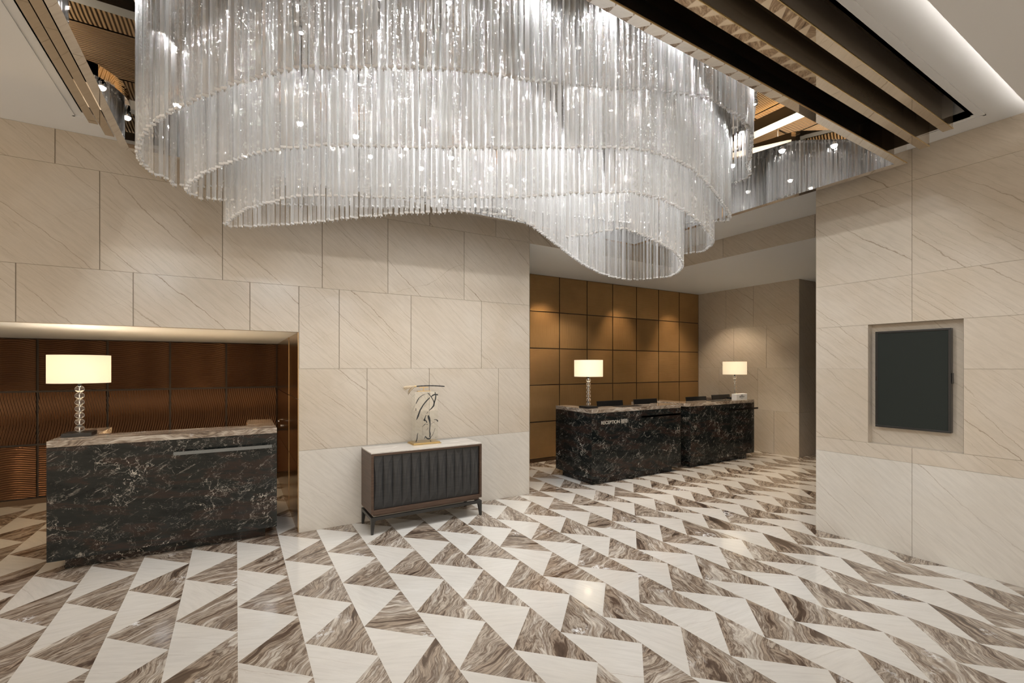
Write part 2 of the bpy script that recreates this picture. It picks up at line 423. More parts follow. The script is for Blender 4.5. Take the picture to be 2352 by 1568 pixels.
# right wall with the screen niche
TV0, TV1, TZ0, TZ1, TD = 1.349, 2.023, .978, 2.106, .085
RE = 2.487
wr = MB(); fr = lambda s, n, z: (UR - n, -s, z)
R = []
cuts = [-RE, -1.69, -.72, .30, 1.3, 2.4]
for k in range(5):
    z0, z1 = ROWS[k], ROWS[k + 1]; m = M['wall_low'] if k == 0 else M['wall']
    for a, b in zip(cuts[:-1], cuts[1:]):
        ov = a < -TV0 and b > -TV1 and z0 < TZ1 and z1 > TZ0
        if not ov: R.append((a, b, z0, z1, m)); continue
        za, zb = max(z0, TZ0), min(z1, TZ1); sa, sb = max(a, -TV1), min(b, -TV0)
        if z0 < TZ0: R.append((a, b, z0, TZ0, m))
        if z1 > TZ1: R.append((a, b, TZ1, z1, m))
        if a < -TV1: R.append((a, -TV1, za, zb, m))
        if b > -TV0: R.append((-TV0, b, za, zb, m))
slab_panels(wr, fr, R, gv=.003, gh=.002, t=.004)
x0 = UR + .004; G = .0015
for a, b, c, d in ((-2.4, TV0 - G, 0, CZ), (TV1 + G, RE, 0, CZ), (TV0 - G, TV1 + G, 0, TZ0 - G), (TV0 - G, TV1 + G, TZ1 + G, CZ)):
    wr.box(x0, UR + .1, a, b, c, d, j)
wr.box(UR + .1, 11.0, -2.4, RE, 0, CZ, j)
slab_panels(wr, lambda s, n, z: (UR + TD - n, -s, z), [(-TV1, -TV0, TZ0, TZ1, M['wall'])], 0, 0)
for quad in ([(x0 - .004, TV1, TZ0), (UR + TD, TV1, TZ0), (UR + TD, TV1, TZ1), (x0 - .004, TV1, TZ1)], [(UR + TD, TV0, TZ0), (x0 - .004, TV0, TZ0), (x0 - .004, TV0, TZ1), (UR + TD, TV0, TZ1)],
             [(x0 - .004, TV0, TZ0), (UR + TD, TV0, TZ0), (UR + TD, TV1, TZ0), (x0 - .004, TV1, TZ0)], [(UR + TD, TV0, TZ1), (x0 - .004, TV0, TZ1), (x0 - .004, TV1, TZ1), (UR + TD, TV1, TZ1)]):
    wr.face(quad, M['wall'])
slab_panels(wr, lambda s, n, z: (s, RE + n, z), [(UR, 7.2, 0, CZ), (7.2, 11, 0, CZ)])
struct(wr, 'wall_right')

# header band over the recess opening, in the direction of the right wall
wb = MB(); fr = lambda s, n, z: (BU - n, -s, z)
slab_panels(wb, fr, [(-VL, -4.35, RZ, CZ), (-4.35, -3.05, RZ, CZ), (-3.05, -RE, RZ, CZ)])
wb.box(BU + .005, BU + .1, RE, VL + .1, RZ + .02, CZ, j)
struct(wb, 'wall_header')

# recess
def ripple_wall(mb, fr, s0, s1, z0, z1, ncol, nrow, m, groove, freq, amp, wave, fres, cres, gap=.014, phase=0, first=0):
    """square panels with wavy ribs, rows turning by a quarter; ribs run across in even rows, upright in odd rows"""
    pw, ph = (s1 - s0) / ncol, (z1 - z0) / nrow
    for i in range(ncol):
        for k in range(nrow):
            a, b, c, d = s0 + i * pw + gap / 2, s0 + (i + 1) * pw - gap / 2, z0 + k * ph + gap / 2, z0 + (k + 1) * ph - gap / 2
            up = (k + first) % 2 == 1
            na, nb = (fres, cres) if up else (cres, fres)
            phx = random.random() * 6
            rows = []
            for y in range(nb + 1):
                z = c + (d - c) * y / nb; row = []
                for x in range(na + 1):
                    s = a + (b - a) * x / na
                    if up: w = (s - a) + wave * math.sin((z - c) / (d - c) * 2 * PI * .9 + phase + 1.2)
                    else: w = (z - c) + wave * math.sin((s - a) / (b - a) * 2 * PI * .9 + phase)
                    row.append(fr(s, amp * math.sin(2 * PI * freq * w), z))
                rows.append(row)
            mb.grid(rows, m, True, uvf=lambda p: (p[0] + p[1], p[2]))
            # panel returns
            for e0, e1 in (((a, c), (b, c)), ((b, c), (b, d)), ((b, d), (a, d)), ((a, d), (a, c))):
                mb.face([fr(e0[0], amp * .3, e0[1]), fr(e1[0], amp * .3, e1[1]), fr(e1[0], -.02, e1[1]), fr(e0[0], -.02, e0[1])], groove)
    mb.face([fr(s0, -.016, z0), fr(s1, -.016, z0), fr(s1, -.016, z1), fr(s0, -.016, z1)], groove)

rw = MB()
ripple_wall(rw, lambda s, n, z: (s, RV - n, z), 4.455 - 2 * .659, 9.07, .06, RZ, 9, 5, M['bronze'], M['bronze_groove'], 46, .0022, .006, 130, 10, .016, .5, 0)
rw.box(3.0, RU, RV + .02, RV + .2, 0, RZ, M['bronze_groove'])
struct(rw, 'wall_recess_rear')
bb = MB(); bb.box(3.0, RU, RV - .006, RV + .02, 0, .058, M['bronze_base']); struct(bb, 'baseboard_recess')
rs = MB(); fr = lambda s, n, z: (RU - n, -s, z)
RR = [0, .84, 1.685, 2.53, RZ]
jt = [[-RV, -6.22, -5.62, -5.10, -RF], [-RV, -6.3, -5.43, -RF], [-RV, -5.95, -5.25, -RF], [-RV, -6.13, -5.52, -RF]]
for k in range(4): slab_panels(rs, fr, rowrects(RR[k], RR[k + 1], jt[k]))
slab_panels(rs, lambda s, n, z: (s, RF - n, z), [(RU, 11.0, a, b) for a, b in zip(RR[:-1], RR[1:])])
rs.box(RU + .005, 11.0, RF + .005, RV + .2, 0, RZ, j)
struct(rs, 'wall_recess_side')
we = MB(); we.box(11.0, 11.1, -2.4, RV, 0, CZ, M['wall']); struct(we, 'wall_corridor_end')
wg = MB(); wg.box(3.0, RC - .02, VL + .31, RV + .2, 0, RZ, M['bronze_groove']); struct(wg, 'wall_recess_left')
cr = MB(); cr.box(RC - .3, 11.05, VL + .005, RV + .2, RZ, RZ + .018, M['white']); cr.box(BU + .005, 11.05, RE, VL + .005, RZ, RZ + .018, M['white']); struct(cr, 'ceiling_recess')

# niche behind the left desk
nb = MB()
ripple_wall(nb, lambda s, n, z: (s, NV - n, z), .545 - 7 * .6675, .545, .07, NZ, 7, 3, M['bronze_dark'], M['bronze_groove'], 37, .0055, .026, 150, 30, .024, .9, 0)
nb.box(-5, NU + .2, NV + .02, NV + .2, 0, NZ + .1, M['bronze_groove'])
struct(nb, 'wall_niche_rear')
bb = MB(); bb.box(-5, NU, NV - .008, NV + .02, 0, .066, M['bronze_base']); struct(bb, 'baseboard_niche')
ns = MB()
zc = [0, .69, 1.37, NZ]
for a, b in ((VL + .004, 6.10), (7.14, NV - .01)):
    for c, d in zip(zc[:-1], zc[1:]): ns.box(NU - .006, NU, a + .004, b - .004, c + .003, d - .003, M['bronze_plate'])
ns.box(NU, NU + .25, VL + .302, NV, 0, NZ + .1, M['bronze_groove'])
struct(ns, 'wall_niche_side')
d1 = MB()
for c, d in zip(zc[:-1], zc[1:]): d1.box(NU - .010, NU, 6.104, 7.132, c + .003, d - .003, M['bronze_plate'])
dr = struct(d1, 'door_1')
hm = MB(); hm.tube([(NU - .01, 7.02, .985), (NU - .055, 7.02, .985), (NU - .06, 6.99, .985), (NU - .06, 6.88, .98)], .009, M['chrome'])
hm.tube([(NU - .012, 7.02, .90), (NU - .03, 7.02, .90)], .018, M['chrome'], 12)
part(hm, 'door_handle', dr, label='chrome lever handle with key cylinder below')
cn = MB(); cn.box(-5, NU + .2, VL + .06, NV + .2, NZ, NZ + .06, M['white']); struct(cn, 'ceiling_niche')
nl = MB(); nl.box(-5.1, -5.0, VL, NV + .2, 0, NZ + .06, M['bronze_groove']); struct(nl, 'wall_niche_left')

# main ceiling with the coffer opening
OU0, OU1, OV0, OV1 = -1.0, 4.91, 1.235, 4.735
SV = .88
ce = MB()
for a, b, c, d in ((-5.1, OU0, SV - .3, VL + .06), (OU0, OU1, OV1, VL + .06), (OU0, OU1, SV - .3, OV0), (OU1, BU + .2, SV - .3, VL + .06)):
    ce.box(a, b, c, d, CZ, CZ + .05, M['white'])
struct(ce, 'ceiling')
so = MB(); so.box(-5.1, UR - .004, -6.5, .866, CZ - .17, CZ - .12, M['white']); so.box(-5.1, UR - .004, .866, .88, CZ - .17, CZ - .09, M['white']); struct(so, 'ceiling_soffit')
tr = MB(); gu0, gu1, gv0, gv1, gw = -1.09, 4.99, 1.165, 4.83, .016
for a, b, c, d in ((gu0, gu0 + gw, gv0, gv1), (gu1 - gw, gu1, gv0, gv1), (gu0, gu1, gv0, gv0 + gw), (gu0, gu1, gv1 - gw, gv1)): tr.box(a, b, c, d, CZ - .006, CZ, M['white'])
struct(tr, 'trim_1')

# coffer: mirror-clad stepped fins, mirror walls, rippled bronze ceiling
IU0, IU1, IV0, IV1 = -.72, 4.78, 1.672, 4.638
KZ = 4.95
f1 = MB(); mm = M['mirror_clear']
f1.box(IU0 - .052, IU0, IV0 - .061, IV1 + .05, 3.42, KZ, mm); f1.box(IU1, IU1 + .07, IV0 - .061, IV1 + .05, 3.42, KZ, mm)
f1.box(IU0, IU1, IV1, IV1 + .05, 3.42, KZ, mm); f1.box(IU0, IU1, IV0 - .061, IV0, 3.42, KZ, mm)
struct(f1, 'trim_2'); mm = M['mirror']
f2 = MB(); f2.box(-.87, -.815, 1.464, 4.685, 3.50, 3.9, mm); f2.box(-.815, 4.85, 1.464, 1.525, 3.50, 3.9, mm); struct(f2, 'trim_3')
f3 = MB(); f3.box(-.97, -.915, 1.319, 4.71, 3.58, 3.9, mm); f3.box(-.915, 4.85, 1.319, 1.38, 3.58, 3.9, mm); struct(f3, 'trim_4')
e1 = MB()
for a, b, z in ((-.0, 0, 0),):
    e1.box(IU0 - .052, 4.85, 1.607, 1.611, 3.418, 3.426, M['brass']); e1.box(-.87, 4.85, 1.460, 1.464, 3.498, 3.506, M['brass']); e1.box(-.97, 4.85, 1.315, 1.319, 3.578, 3.586, M['brass'])
struct(e1, 'trim_5')
sl = MB(); bv = M['black_void']
sl.box(OU0, OU1, OV0, IV0 - .061, 3.9, 3.93, bv); sl.box(OU0, IU0 - .052, IV0 - .061, OV1, 3.9, 3.93, bv)
sl.box(OU0, IU1 + .07, IV1 + .05, OV1, 3.9, 3.93, bv); sl.box(IU1 + .07, OU1, IV0 - .061, OV1, 3.9, 3.93, bv)
sl.box(4.85, 4.856, 1.525, 1.611, 3.58, 3.9, bv); sl.box(4.85, 4.856, 1.38, 1.464, 3.62, 3.9, bv)
struct(sl, 'ceiling_slot')
sr = MB()
sr.box(OU1, OU1 + .02, OV0, OV1, CZ, 3.93, M['white']); sr.box(OU0, OU1, OV0 - .02, OV0, CZ, 3.93, M['white']); sr.box(OU0 - .02, OU0, OV0 - .02, OV1, CZ, 3.93, M['white'])
struct(sr, 'trim_6')
cc = MB(); pn = .915
for i in range(7):
    for k in range(4):
        a, b = IU0 + i * pn + .012, min(IU0 + (i + 1) * pn, IU1) - .012; c, d = IV0 + k * pn + .012, min(IV0 + (k + 1) * pn, IV1) - .012
        if b <= a or d <= c: continue
        pts = [(a, d, KZ - .02), (b, d, KZ - .02), (b, c, KZ - .02), (a, c, KZ - .02)]
        o = (random.random() * 9, random.random() * 9)
        uvp = [(p[0] + o[0], p[1] + o[1]) if (i + k) % 2 else (p[1] + o[0], p[0] + o[1]) for p in pts]
        cc.face(pts, M['cofferceil'], uvp)
cc.box(IU0 - .05, IU1 + .05, IV0 - .05, IV1 + .05, KZ, KZ + .04, M['bronze_groove'])
struct(cc, 'ceiling_coffer')
bm = MB(); wh = M['white']
bm.box(3.78, 3.95, IV0 + .005, IV1 - .005, KZ - .28, KZ - .14, wh); bm.box(.45, .62, IV0 + .005, IV1 - .005, KZ - .28, KZ - .14, wh)
bm.box(IU0 + .005, IU1 - .005, 4.05, 4.17, KZ - .17, KZ - .06, wh); bm.box(IU0 + .005, IU1 - .005, 2.1, 2.22, KZ - .17, KZ - .06, wh)
struct(bm, 'trim_7')
lb = MB(); lb.box(3.80, 3.93, IV0 + .05, IV1 - .05, KZ - .14, KZ - .134, M['led']); lb.box(.47, .60, IV0 + .05, IV1 - .05, KZ - .14, KZ - .134, M['led']); struct(lb, 'trim_8')

# ------------------------------------------------------------------ desks
def desk(name, label, u0, u1, v0, dep, ins_l, ins_r, left_over=0.0, rail=None):
    t = thing(name, label, 'desk', ((u0 + u1) / 2, v0 + dep / 2, 0), 'black marble desks with veined tops')
    b = MB(); off = (random.random() * 30, random.random() * 30)
    wt = .04
    b.box(u0, u1, v0, v0 + wt, .094, 1.034, M['black'], off)
    b.box(u0, u0 + wt, v0 + wt, v0 + dep, .094, 1.034, M['black'], off); b.box(u1 - wt, u1, v0 + wt, v0 + dep, .094, 1.034, M['black'], off)
    part(b, 'body', t, .002)
    p = MB(); p.box(u0 + ins_l, u1 - ins_r, v0 + .062, v0 + dep - .1, 0, .094, M['black'], (off[0] + 5, off[1])); part(p, 'plinth', t)
    s = MB(); st, rt = .36, .25
    poly = [(u0 - left_over, v0), (u1, v0), (u1, v0 + dep), (u1 - rt, v0 + dep), (u1 - rt, v0 + st), (u0 + rt, v0 + st), (u0 + rt, v0 + dep), (u0 - left_over, v0 + dep)]
    if left_over:
        poly = [(u0 - left_over + .07, v0), (u0 - left_over + .02, v0 + .02), (u0 - left_over, v0 + .07)][::-1] + poly[1:]
    s.prism(poly, 1.036, 1.09, M['top']); part(s, 'countertop', t, .002, label='veined brown and cream marble countertop')
    w = MB(); w.box(u0 + wt, u1 - wt, v0 + wt, v0 + dep - .02, .72, .75, M['blackmat']); part(w, 'worktop', t)
    if rail:
        a, c, vr, zr, m = rail
        r = MB(); r.box(a, c, vr - .012, vr, zr, zr + .032, m); part(r, 'rail', t, .001, label='polished metal bag rail')
        for x in (a + .12, c - .12):
            k = MB(); k.box(x - .015, x + .015, vr, v0, zr + .006, zr + .026, m); part(k, 'rail_bracket', t)
    return t
desk('reception_desk', 'black marble desk inside the low niche under the bulkhead, white lamp on its left end', -1.334, .354, 5.20, .92, .10, .10, rail=(-.484, .306, 5.14, .902, M['rail']))
dA = desk('reception_desk', 'black marble desk with RECEPTION lettering on its front', 4.36, 6.27, 5.05, .86, .06, .15, rail=(5.29, 6.175, 4.99, .928, M['steel_dark']))
desk('reception_desk', 'black marble desk carrying a white sign block, next to the stone side wall', 6.566, 8.39, 5.09, .86, .06, .15, .09, rail=(7.5, 8.40, 5.03, .92, M['steel_dark']))

def text(name, body, size, loc, rot, m, parent, ext=.002, align='LEFT', bold=0.0):
    cu = bpy.data.curves.new(name, 'FONT'); cu.body = body; cu.size = size; cu.extrude = ext; cu.offset = bold; cu.align_x = align
    tmp = bpy.data.objects.new('lettering_source', cu); C.objects.link(tmp)
    bpy.context.view_layer.update()
    me = bpy.data.meshes.new_from_object(tmp.evaluated_get(bpy.context.evaluated_depsgraph_get())); me.name = name
    bpy.data.objects.remove(tmp); bpy.data.curves.remove(cu); me.materials.clear(); me.materials.append(m)
    o = bpy.data.objects.new(name, me); C.objects.link(o)
    o.parent = parent; w = WORLD[parent.name]; o.location = tuple(a - b for a, b in zip(loc, w)); o.rotation_euler = rot
    return o
text('lettering', 'RECEPTION \u63a5\u5f85', .070, (4.535, 5.046, .868), (PI / 2, 0, 0), M['letter'], dA)['label'] = 'raised steel lettering'

# ------------------------------------------------------------------ table lamps
def lamp(x, y, z, label):
    t = thing('table_lamp', label, 'lamp', (x, y, z), 'crystal ball lamps with drum shades')
    b = MB(); b.box(x - .10, x + .10, y - .10, y + .10, z, z + .032, M['blackmat']); part(b, 'base', t, .002)
    for k in range(7):
        c = z + .034 + .0305 + k * .0585
        g = MB(); prof = [(max(.0335 * math.sin(PI * i / 14), .0002), c - .0300 * math.cos(PI * i / 14)) for i in range(15)]
        g.lathe(prof, M['glass'], 24, (x, y)); part(g, 'glass_ball', t)
    s = MB(); s.tube([(x, y, z + .030), (x, y, z + .56)], .0045, M['chrome'], 8); part(s, 'rod', t)
    n = MB(); n.lathe([(.0, z + .444), (.014, z + .444), (.014, z + .462), (.009, z + .47), (.009, z + .49), (.0, z + .49)], M['blackmat'], 16, (x, y)); part(n, 'socket', t)
    h = MB(); r = .212; z0, z1 = z + .470, z + .716
    h.lathe([(r, z0), (r, z1)], M['shade'], 64, (x, y)); h.lathe([(r - .003, z1), (r - .003, z0)], M['shade'], 64, (x, y))
    for k in range(3):
        a = k * 2 * PI / 3; h.tube([(x, y, z1 - .02), (x + (r - .003) * math.cos(a), y + (r - .003) * math.sin(a), z1 - .02)], .002, M['chrome'], 6)
    part(h, 'lamp_shade', t, label='cream linen drum shade')
    bl = MB(); bl.lathe([(.0002, z + .53), (.02, z + .54), (.03, z + .57), (.02, z + .60), (.0002, z + .61)], M['bulb'], 16, (x, y)); part(bl, 'bulb', t)
    return t
M['bulb'] = emit_mat('bulb_glow', (1, .78, .46), 12)
LAMPS = [(-1.195, 5.50, 1.09), (4.515, 5.30, 1.09), (8.235, 5.385, 1.09)]
lamp(*LAMPS[0], 'table lamp with cream shade on the desk inside the low niche')
lamp(*LAMPS[1], 'table lamp with cream shade on the desk lettered RECEPTION')
lamp(*LAMPS[2], 'table lamp with cream shade behind the white sign block')

# ------------------------------------------------------------------ monitors, pads, sign on the desks
def monitor(u0, u1, v, top, label):
    cx = (u0 + u1) / 2
    t = thing('monitor', label, 'monitor', (cx, v + .06, .75), 'black monitors behind the reception counters')
    h = .34; dz = top - h; lean = .055
    s = MB()
    def slab(a, b, z0, z1, y0, y1, m, th=.018):
        f = lambda z: v + lean * (z - dz) / h
        P = lambda x, yo, z: (x, f(z) + yo, z)
        q = [P(a, y0, z0), P(b, y0, z0), P(b, y1, z0), P(a, y1, z0), P(a, y0, z1), P(b, y0, z1), P(b, y1, z1), P(a, y1, z1)]
        for ids in ((0, 1, 5, 4), (1, 2, 6, 5), (2, 3, 7, 6), (3, 0, 4, 7), (4, 5, 6, 7), (3, 2, 1, 0)): s.face([q[i] for i in ids], m)
    slab(u0, u1, dz, top, 0, .022, M['blackmat']); part(s, 'housing', t)
    s = MB(); slab(u0 + .012, u1 - .012, dz + .012, top - .012, .0225, .0235, M['screen']); part(s, 'screen', t)
    s = MB(); s.box(cx - .03, cx + .03, v + .028, v + .06, .765, dz + .12, M['blackmat']); s.box(cx - .10, cx + .10, v, v + .16, .75, .765, M['blackmat']); part(s, 'stand', t)
monitor(4.86, 5.40, 5.44, 1.165, 'low black monitor just right of the lamp on the lettered desk')
monitor(5.66, 6.20, 5.44, 1.165, 'low black monitor at the right end of the lettered desk')
monitor(7.02, 7.58, 5.48, 1.155, 'low black monitor at the far desk, away from the white sign')
monitor(7.76, 8.30, 5.48, 1.170, 'low black monitor at the far desk, partly behind the white sign')
def pad(u0, u1, v0, v1, label):
    b = MB(); b.box(u0, u1, v0, v1, 1.09, 1.097, M['blackmat'])
    tag(b.build('desk_pad', None, ((u0 + u1) / 2, (v0 + v1) / 2, 1.09), .002), label, 'desk pad', 'black desk pads')
pad(5.05, 5.48, 5.15, 5.36, 'black leather desk pad lying on the lettered reception counter')
pad(7.35, 7.80, 5.18, 5.39, 'black leather desk pad lying on the far counter, left of the white sign')
sg = thing('sign_block', 'white sign block with black print standing before the far lamp', 'sign', (8.10, 5.19, 1.09))
b = MB(); b.box(7.935, 8.265, 5.15, 5.25, 1.09, 1.202, M['paper']); part(b, 'block', sg, .002)
for bd, sz, zz in (('MARRIOTT', .014, 1.172), ('BONVOY', .036, 1.138)):
    text('lettering', bd, sz, (8.10, 5.1485, zz), (PI / 2, 0, 0), M['ink'], sg, .0005, 'CENTER', .0006)

b = MB(); b.box(8.06, 8.14, 5.1486, 5.1500, 1.119, 1.1225, M['ink']); part(b, 'printed_rule', sg)

# ------------------------------------------------------------------ console cabinet
KU0, KU1, KV0, KV1 = 1.172, 2.425, 4.715, 5.14
k = thing('console_cabinet', 'dark walnut console cabinet with faceted black doors against the stone wall', 'cabinet', ((KU0 + KU1) / 2, (KV0 + KV1) / 2, 0))
b = MB(); wn = M['walnut']; e = .026
b.box(KU0, KU1, KV0, KV1, .812, .818, wn); b.box(KU0, KU0 + e, KV0, KV1, .205, .812, wn); b.box(KU1 - e, KU1, KV0, KV1, .205, .812, wn)
b.box(KU0 + e, KU1 - e, KV0, KV1, .205, .243, wn); b.box(KU0 + e, KU1 - e, KV0, KV1, .797, .812, wn); b.box(KU0 + e, KU1 - e, KV0 + .03, KV1, .243, .797, M['ebony'])
b.box(KU0 + .03, KU1 - .03, KV0 + .012, KV1 - .012, .186, .205, wn)
part(b, 'carcass', k, .0015)
s = MB(); s.box(KU0, KU1, KV0, KV1, .818, .831, M['top_pale']); part(s, 'marble_top', k, .002, label='pale veined marble top')
du0, du1 = KU0 + e + .002, KU1 - e - .002
for i in range(3):
    a = du0 + (du1 - du0) * i / 3 + .0015; c = du0 + (du1 - du0) * (i + 1) / 3 - .0015; w = (c - a) / 4
    d = MB(); z0, z1 = .246, .794; y0 = KV0 + .024
    for q in range(4):
        x0_, x1_ = a + q * w, a + (q + 1) * w; xm = (x0_ + x1_) / 2; zm = (z0 + z1) / 2; dp = .022
        TL, TR, BL, BR = (x0_, y0, z1), (x1_, y0, z1), (x0_, y0, z0), (x1_, y0, z0)
        A_, B_ = (xm, y0 - dp * .75, z1 - .085), (xm, y0 - dp * .75, z0 + .085); Lm, Rm = (xm - w * .25, y0 - dp, zm), (xm + w * .25, y0 - dp, zm)
        eb = M['ebony']
        for f_ in ([TR, TL, A_], [BL, BR, B_], [TL, BL, Lm], [TL, Lm, A_], [BL, B_, Lm], [BR, TR, Rm], [TR, A_, Rm], [BR, Rm, B_], [A_, Lm, B_, Rm]): d.face(f_, eb)
    d.box(a, c, y0, y0 + .008, z0, z1, M['ebony'])
    part(d, 'door', k)
s = MB(); bl_ = M['blackleg']; t_ = .03
for a, c, q, r in ((KU0, KU1, KV0, KV0 + t_), (KU0, KU1, KV1 - t_, KV1), (KU0, KU0 + t_, KV0 + t_, KV1 - t_), (KU1 - t_, KU1, KV0 + t_, KV1 - t_)): s.box(a, c, q, r, .140, .172, bl_)
s.box(KU0 + .06, KU1 - .06, KV0 + .05, KV1 - .05, .172, .186, bl_)
part(s, 'base_rail', k, .0015)
for lx, sx in ((KU0, 1), (KU1, -1)):
    for ly, sy in ((KV0, 1), (KV1, -1)):
        s = MB(); n = []
        for z, wd, cv in ((.14, .052, 1), (.125, .040, 1), (.10, .035, 1), (0, .022, 1)):
            x1_, y1_ = lx + sx * wd, ly + sy * wd
            pts = [(lx, ly, z), (x1_, ly, z), (x1_, y1_, z), (lx, y1_, z)]
            n.append(pts if sx * sy > 0 else pts[::-1])
        s.grid(n[::-1], bl_, False, True); s.face(n[-1][::-1], bl_); s.face(n[0], bl_); part(s, 'leg', k)

# ------------------------------------------------------------------ calligraphy sculpture and brush
SU0, SU1, SF = 1.712, 1.985, 4.955
sc = thing('calligraphy_sculpture', 'clear acrylic block with black brush strokes on a brass base, standing on the cabinet', 'sculpture', ((SU0 + SU1) / 2, 5.03, .831))
b = MB(); b.prism([(1.682, 4.925), (2.015, 4.925), (2.015, 5.135), (1.682, 5.135)], .831, .841, M['brass']); b.box(1.692, 2.005, 4.935, 5.125, .841, .853, M['brass']); part(b, 'base', sc, .003)
b = MB(); b.box(SU0, SU1, SF, SF + .12, .853, 1.425, M['acrylic']); part(b, 'acrylic_block', sc, .002)
def sp(cx, cy):   # stroke sheet: picture positions in a 1476 x 1568 close-up of 160 x 170
    x = 900 + cx / 9.225; y = 870 + cy / 9.224
    l = (x - 1176) / F; dd = (SF - .0012) / (l * DV[0] + DV[1])
    return (l * DU[0] + DU[1]) * dd, EYE - (y - Y0) / F * dd
strokes = [([(512, 522), (545, 450), (580, 398), (640, 352), (700, 318)], [9, 11, 9, 7, 3]),
  ([(522, 868), (555, 790), (600, 660), (660, 560), (720, 480), (805, 395)], [6, 22, 17, 15, 15, 12]),
  ([(835, 375), (870, 345), (915, 328), (975, 330)], [10, 17, 19, 16]), ([(917, 278), (920, 312)], [9, 12]), ([(968, 330), (972, 352)], [12, 7]),
  ([(935, 335), (925, 420), (900, 500), (885, 570), (840, 625), (785, 672)], [14, 15, 16, 19, 14, 6]),
  ([(762, 298), (800, 335), (845, 395), (885, 465), (893, 520)], [8, 10, 11, 11, 9]),
  ([(510, 622), (511, 680)], [8, 8]), ([(770, 690), (738, 735)], [5, 5]),
  ([(725, 765), (705, 820), (690, 870), (725, 885), (745, 925)], [8, 10, 24, 12, 14]), ([(672, 868), (700, 890)], [10, 14]),
  ([(770, 770), (785, 820), (800, 880), (812, 960), (806, 1040), (800, 1100), (812, 1160), (806, 1235)], [16, 32, 24, 12, 11, 12, 16, 14]),
  ([(895, 860), (945, 862), (968, 885), (970, 905)], [7, 10, 19, 9]), ([(830, 960), (870, 925), (915, 905)], [3, 3, 3]),
  ([(648, 1012), (690, 970), (718, 950)], [3, 8, 6]), ([(740, 955), (755, 968)], [11, 8]), ([(740, 1085), (770, 1030)], [3, 3]),
  ([(690, 1270), (712, 1215), (735, 1250), (770, 1268), (810, 1262), (830, 1225)], [5, 10, 15, 20, 15, 7]),
  ([(830, 1225), (865, 1185), (890, 1120), (918, 1045)], [6, 5, 4, 3]), ([(933, 1237), (940, 1237)], [11, 11]),
  ([(556, 1142), (540, 1195), (535, 1260), (512, 1335)], [5, 9, 13, 12]), ([(812, 1290), (830, 1335), (870, 1360)], [6, 8, 8])]
b = MB()
for pts, wd in strokes:
    rows = []
    fine = []
    for i in range(len(pts) - 1):
        for q in range(5 if i < len(pts) - 2 else 6):
            t = q / 5; fine.append((pts[i][0] + (pts[i + 1][0] - pts[i][0]) * t, pts[i][1] + (pts[i + 1][1] - pts[i][1]) * t, wd[i] + (wd[i + 1] - wd[i]) * t))
    for i, (x, y, w) in enumerate(fine):
        a, c = fine[max(i - 1, 0)], fine[min(i + 1, len(fine) - 1)]; dx, dy = c[0] - a[0], c[1] - a[1]; L = math.hypot(dx, dy) or 1
        nx, ny = -dy / L * w * .75, dx / L * w * .75
        p, q = sp(x + nx, y + ny), sp(x - nx, y - ny); yy = SF - .0012
        rows.append([(p[0], yy, p[1]), (q[0], yy, q[1]), (q[0], yy + .0011, q[1]), (p[0], yy + .0011, p[1])])
    b.grid(rows, M['ink'], False, True); b.face(rows[0], M['ink']); b.face(rows[-1][::-1], M['ink'])
part(b, 'ink_strokes', sc, label='black painted brush strokes')
b = MB(); cu_, cv_ = 1.835, 5.015
b.box(cu_ - .075, cu_ + .078, cv_ - .02, cv_ + .02, 1.425, 1.431, M['brass']); b.box(cu_ - .004, cu_ + .004, cv_ - .004, cv_ + .004, 1.431, 1.468, M['brass']); b.box(cu_ - .052, cu_ + .055, cv_ - .006, cv_ + .006, 1.468, 1.4755, M['brass'])
part(b, 'brush_rest', sc, label='small brass T-shaped rest on top')
br = thing('calligraphy_brush', 'long black calligraphy brush with pale hair lying across the sculpture top', 'brush', (cu_, cv_, 1.4755))
b = MB(); pts = [(1.745 + .345 * i / 16, cv_, 1.4835 + .006 * math.sin(PI * i / 16) - .008 * (i / 16) ** 2) for i in range(17)]
b.tube(pts, [.006 + (.0012 if i % 2 else 0) for i in range(17)], M['blackmat'], 10); part(b, 'handle', br)
b = MB(); b.tube([(1.722, cv_, 1.4825), (1.748, cv_, 1.4835)], [.011, .008], M['brass'], 12); part(b, 'ferrule', br)
b = MB()
for q in range(70):
    a = random.uniform(0, 2 * PI); r = random.random() ** .5; y = cv_ + .009 * r * math.cos(a); z = 1.482 + .009 * r * math.sin(a); L = random.uniform(.10, .13); dr_ = random.uniform(.004, .03) + (.05 if q % 5 == 0 else 0); sx_ = 1 if q % 5 else .62
    b.tube([(1.726, y, z), (1.726 - L * .4 * sx_, y + .010 * r * math.cos(a), z - dr_ * .25 + .004 * math.sin(a)), (1.726 - L * .8 * sx_, y + .012 * r * math.cos(a), z - dr_ * .7), (1.726 - L * sx_, y + .004 * math.cos(a), z - dr_ * 1.2)], [.003, .0045, .0038, .001], M['hair'], 5)
part(b, 'hair_tuft', br, label='pale straw-coloured hair tuft')

